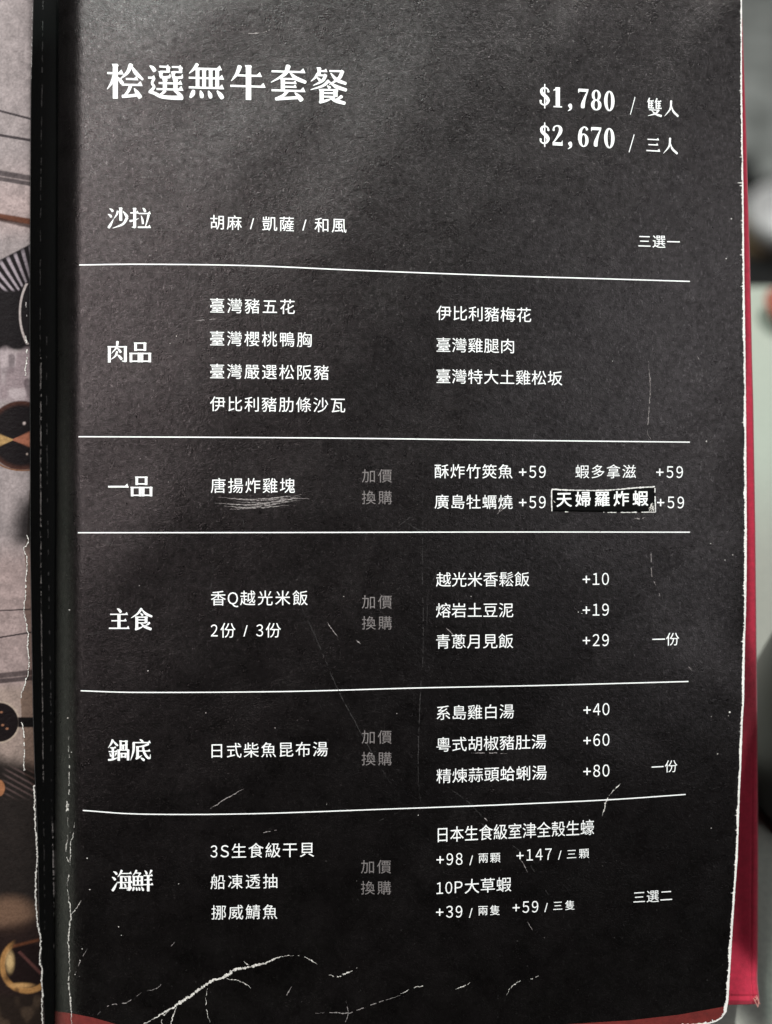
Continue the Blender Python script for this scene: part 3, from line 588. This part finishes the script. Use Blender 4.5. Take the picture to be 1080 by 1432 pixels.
# ---------------------------------------------------------------- crimson cover behind the page
XO = np.array([(-30, 1036), (30, 1038.5), (100, 1041), (200, 1044.4), (260, 1046), (360, 1049), (500, 1052), (560, 1053.7), (740, 1056.6), (800, 1057.2), (980, 1059), (1200, 1060.5), (1350, 1060), (1370, 1059.5), (1390, 1061.5), (1404, 1062.5)])
def xo(py): return np.interp(py, XO[:, 0], XO[:, 1])
rows = np.concatenate([np.arange(-30, 1380, 6.0), np.arange(1380, 1404.5, 1.0)]); us = np.concatenate([np.linspace(0, .8, 12)[:-1], np.linspace(.8, 1, 40)])
gy = np.repeat(rows[:, None], len(us), 1); gx = 900 + us[None]*(xo(rows)[:, None]-900)
def hc(px, py):
    px = np.asarray(px, float); py = np.asarray(py, float)
    e = xo(py) - px
    z = -0.0072 + 0*px - 0.012*sm_(880, 1080, py)*(1-sm_(1310, 1405, py)) - 0.002*sm_(1310,1405,py) - .0006*np.clip(1-e/2.2, 0, 1)**2
    z = z - .00035*np.exp(-((e-9.5+np.clip((1250-py)/300, 0, 1)*4)/1.1)**2)*sm_(1000, 1250, py) + .0003*np.exp(-((e-5)/3)**2)*sm_(1000, 1300, py)
    z = z - .0003*np.exp(-((py-1393)/1.5)**2) + .0003*np.exp(-((py-1399)/3)**2)
    return z
def sm_(a, b_, v): t = np.clip((v-a)/(b_-a), 0, 1); return t*t*(3-2*t)
gy = gy + (-(gx-1020)*.03 + 1.5)*(gy > 1400)
cover = slab('cover', gx, gy, hc(gx, gy), .0022, M_cloth, book)
def tube(name, pts, r, m, parent):
    cu = bpy.data.curves.new(name, 'CURVE'); cu.dimensions = '3D'; cu.bevel_depth = r; cu.bevel_resolution = 1
    sp = cu.splines.new('POLY'); sp.points.add(len(pts)-1)
    for q, pt in zip(sp.points, pts): q.co = (*pt, 1)
    o = bpy.data.objects.new(name, cu); C.objects.link(o)
    dg = bpy.context.evaluated_depsgraph_get(); me = bpy.data.meshes.new_from_object(o.evaluated_get(dg)); bpy.data.objects.remove(o)
    me.materials.clear(); me.materials.append(m); me.name = name
    o = bpy.data.objects.new(name, me); C.objects.link(o); o.parent = parent; return o
M_thread = mat('frayed_thread', (0.62, 0.30, 0.26), .8, .2)
for pts in [[(1054,1396),(1057,1402),(1060,1408)], [(1058,1392),(1061,1399),(1060.5,1407)], [(1056,1394),(1060,1398),(1063,1404)], [(1057,1399),(1059,1395),(1060,1400)]]:
    a = np.array(pts, float); tube('loose_thread', P(a[:, 0], a[:, 1], np.full(len(a), -.0085)).tolist(), .00012, M_thread, cover)
# other leaves of the menu under the page
gx, gy = quad_grid((100,-30), (1028,-30), (1006,1428), (100,1436), 40, 60)
slab('under_leaf', gx, gy, hz(gx, gy)*.9 - .0032, .0006, M_page, book)

# ---------------------------------------------------------------- table, floor, things on the table (world frame: table is level)
TB = R @ Vector((0, (716-1432)*S, -0.030)); tz = TB.z
def cast(px, py, z):      # world point at height z on the sight line of a photo pixel
    o = R @ Vector((0, 0, H)); d = (R.to_3x3() @ Vector(((px-540)*S, (716-py)*S, -H)))
    return o + d * ((z - o.z)/d.z)
def wbox(name, x0, x1, y0, y1, z0, z1, m, parent=None, bev=.002, seg=3):
    import bmesh
    bm = bmesh.new(); bmesh.ops.create_cube(bm, size=1)
    for v in bm.verts: v.co = Vector((x0+(v.co.x+.5)*(x1-x0), y0+(v.co.y+.5)*(y1-y0), z0+(v.co.z+.5)*(z1-z0)))
    bmesh.ops.bevel(bm, geom=bm.edges[:], offset=bev, segments=seg, affect='EDGES', profile=.5)
    me = bpy.data.meshes.new(name); bm.to_mesh(me); bm.free(); me.materials.append(m)
    me.polygons.foreach_set('use_smooth', [True]*len(me.polygons))
    o = bpy.data.objects.new(name, me); C.objects.link(o); o.parent = parent; return o
e = cast(1062, 397, tz); 
table = thing('table', 'pale grey-green table under and to the right of the open menu', 'table', Matrix.Translation((0, 0, tz-.7)))
wbox('table_top', -.7, .9, -.5, e.y, .68, .7, M_table, table, .003)
for lx in (-.6, .8):
    for ly in (-.42, e.y-.1): wbox('leg', lx-.02, lx+.02, ly-.02, ly+.02, 0, .679, M_black, table, .003)
fz = tz - .7
fl = mesh_np('floor', [(-4, -3, fz-.001), (5, -3, fz-.001), (5, 8, fz-.001), (-4, 8, fz-.001)], [[0, 1, 2, 3]], M_floor, None); struct(fl)

def lathe(name, prof, c, m, parent=None, n=40):
    V = [(c[0]+r_*math.cos(a), c[1]+r_*math.sin(a), c[2]+z_) for r_, z_ in prof for a in np.linspace(0, 2*math.pi, n, endpoint=False)]
    F = [[i*n+j, i*n+(j+1) % n, (i+1)*n+(j+1) % n, (i+1)*n+j] for i in range(len(prof)-1) for j in range(n)]
    return mesh_np(name, V, F, m, parent)
def tagd(o, label, cat): o['label'] = label; o['category'] = cat; return o
# dark bottle added right of the menu to darken the cover and table
a = R @ Vector((.158, -.086, -.0735))
bot = thing('shade_bottle', 'dark glass bottle added to shade the table past the lower right edge of the menu', 'shade_bottle', Matrix.Translation((a.x, a.y, tz)))
lathe('shade_bottle_body', [(.0001, 0), (.036, 0), (.039, .003), (.040, .008), (.040, .116), (.037, .130), (.023, .142), (.0135, .150), (.0125, .165), (.0145, .166), (.0145, .170), (.0001, .170)], (0, 0, 0), M_shade_bottle, bot, 64)
lathe('cap', [(.0155, .1705), (.0160, .172), (.0160, .186), (.0150, .188), (.0001, .188)], (0, 0, 0), M_blush, bot, 48)
# small dish
a = cast(1098, 444, tz)
o = lathe('sauce_dish', [(.0001, .0004), (.007, .0004), (.0085, .002), (.012, .009), (.0115, .0095), (.008, .004), (.0001, .003)], (0, 0, 0), M_blush); o.location = (a.x, a.y, tz)
tagd(o, 'small reddish brown dish near the far edge of the pale table', 'dish')
# beyond the table
zb = tz - .30
e0, e1, e2 = cast(1062, 397, zb), cast(1062, 352, zb), cast(1062, 322, zb)
bench = thing('bench', 'black padded bench seat just beyond the far table edge', 'bench', Matrix.Translation((0, 0, fz)))
wbox('seat', .15, 1.2, e0.y-.12, e1.y, zb-.04-fz, zb-fz, M_black, bench, .008)
for lx in (.2, 1.15):
    for ly in (e0.y-.09, e1.y-.02): wbox('leg', lx-.015, lx+.015, ly-.015, ly+.015, 0, zb-.041-fz, M_wood, bench, .002)
side = thing('side_table', 'narrow brown wooden side table behind the black bench', 'side table', Matrix.Translation((0, 0, fz)))
wbox('table_top', .15, .9, e1.y+.004, e2.y+.02, zb-.02-fz, zb-fz, M_wood, side, .002)
for lx in (.2, .85):
    for ly in (e1.y+.02, e2.y): wbox('leg', lx-.012, lx+.012, ly-.012, ly+.012, 0, zb-.021-fz, M_wood, side, .002)
a = cast(1092, 322, zb+.01)
o = lathe('teacup', [(.0001, 0), (.02, 0), (.022, .004), (.034, .02), (.036, .034), (.034, .034), (.031, .02), (.02, .006), (.0001, .005)], (0, 0, 0), M_white); o.location = (a.x, a.y, zb)
tagd(o, 'white glazed cup standing on the narrow brown side table', 'cup')
bag = thing('backpack', 'black bag standing on the mottled grey floor behind the white cup', 'bag', Matrix.Translation((0, 0, fz)))
b0, b1, b2 = cast(1046, 306, fz), cast(1046, 268, fz), cast(1046, 228, fz)
wbox('bag_body', b0.x, b0.x+.5, b0.y, b1.y, 0, .03, M_black, bag, .014)
s2 = cast(1056, 250, fz); wbox('strap', b0.x-.02, s2.x, b1.y-.02, b2.y, 0, .02, M_black, bag, .009)
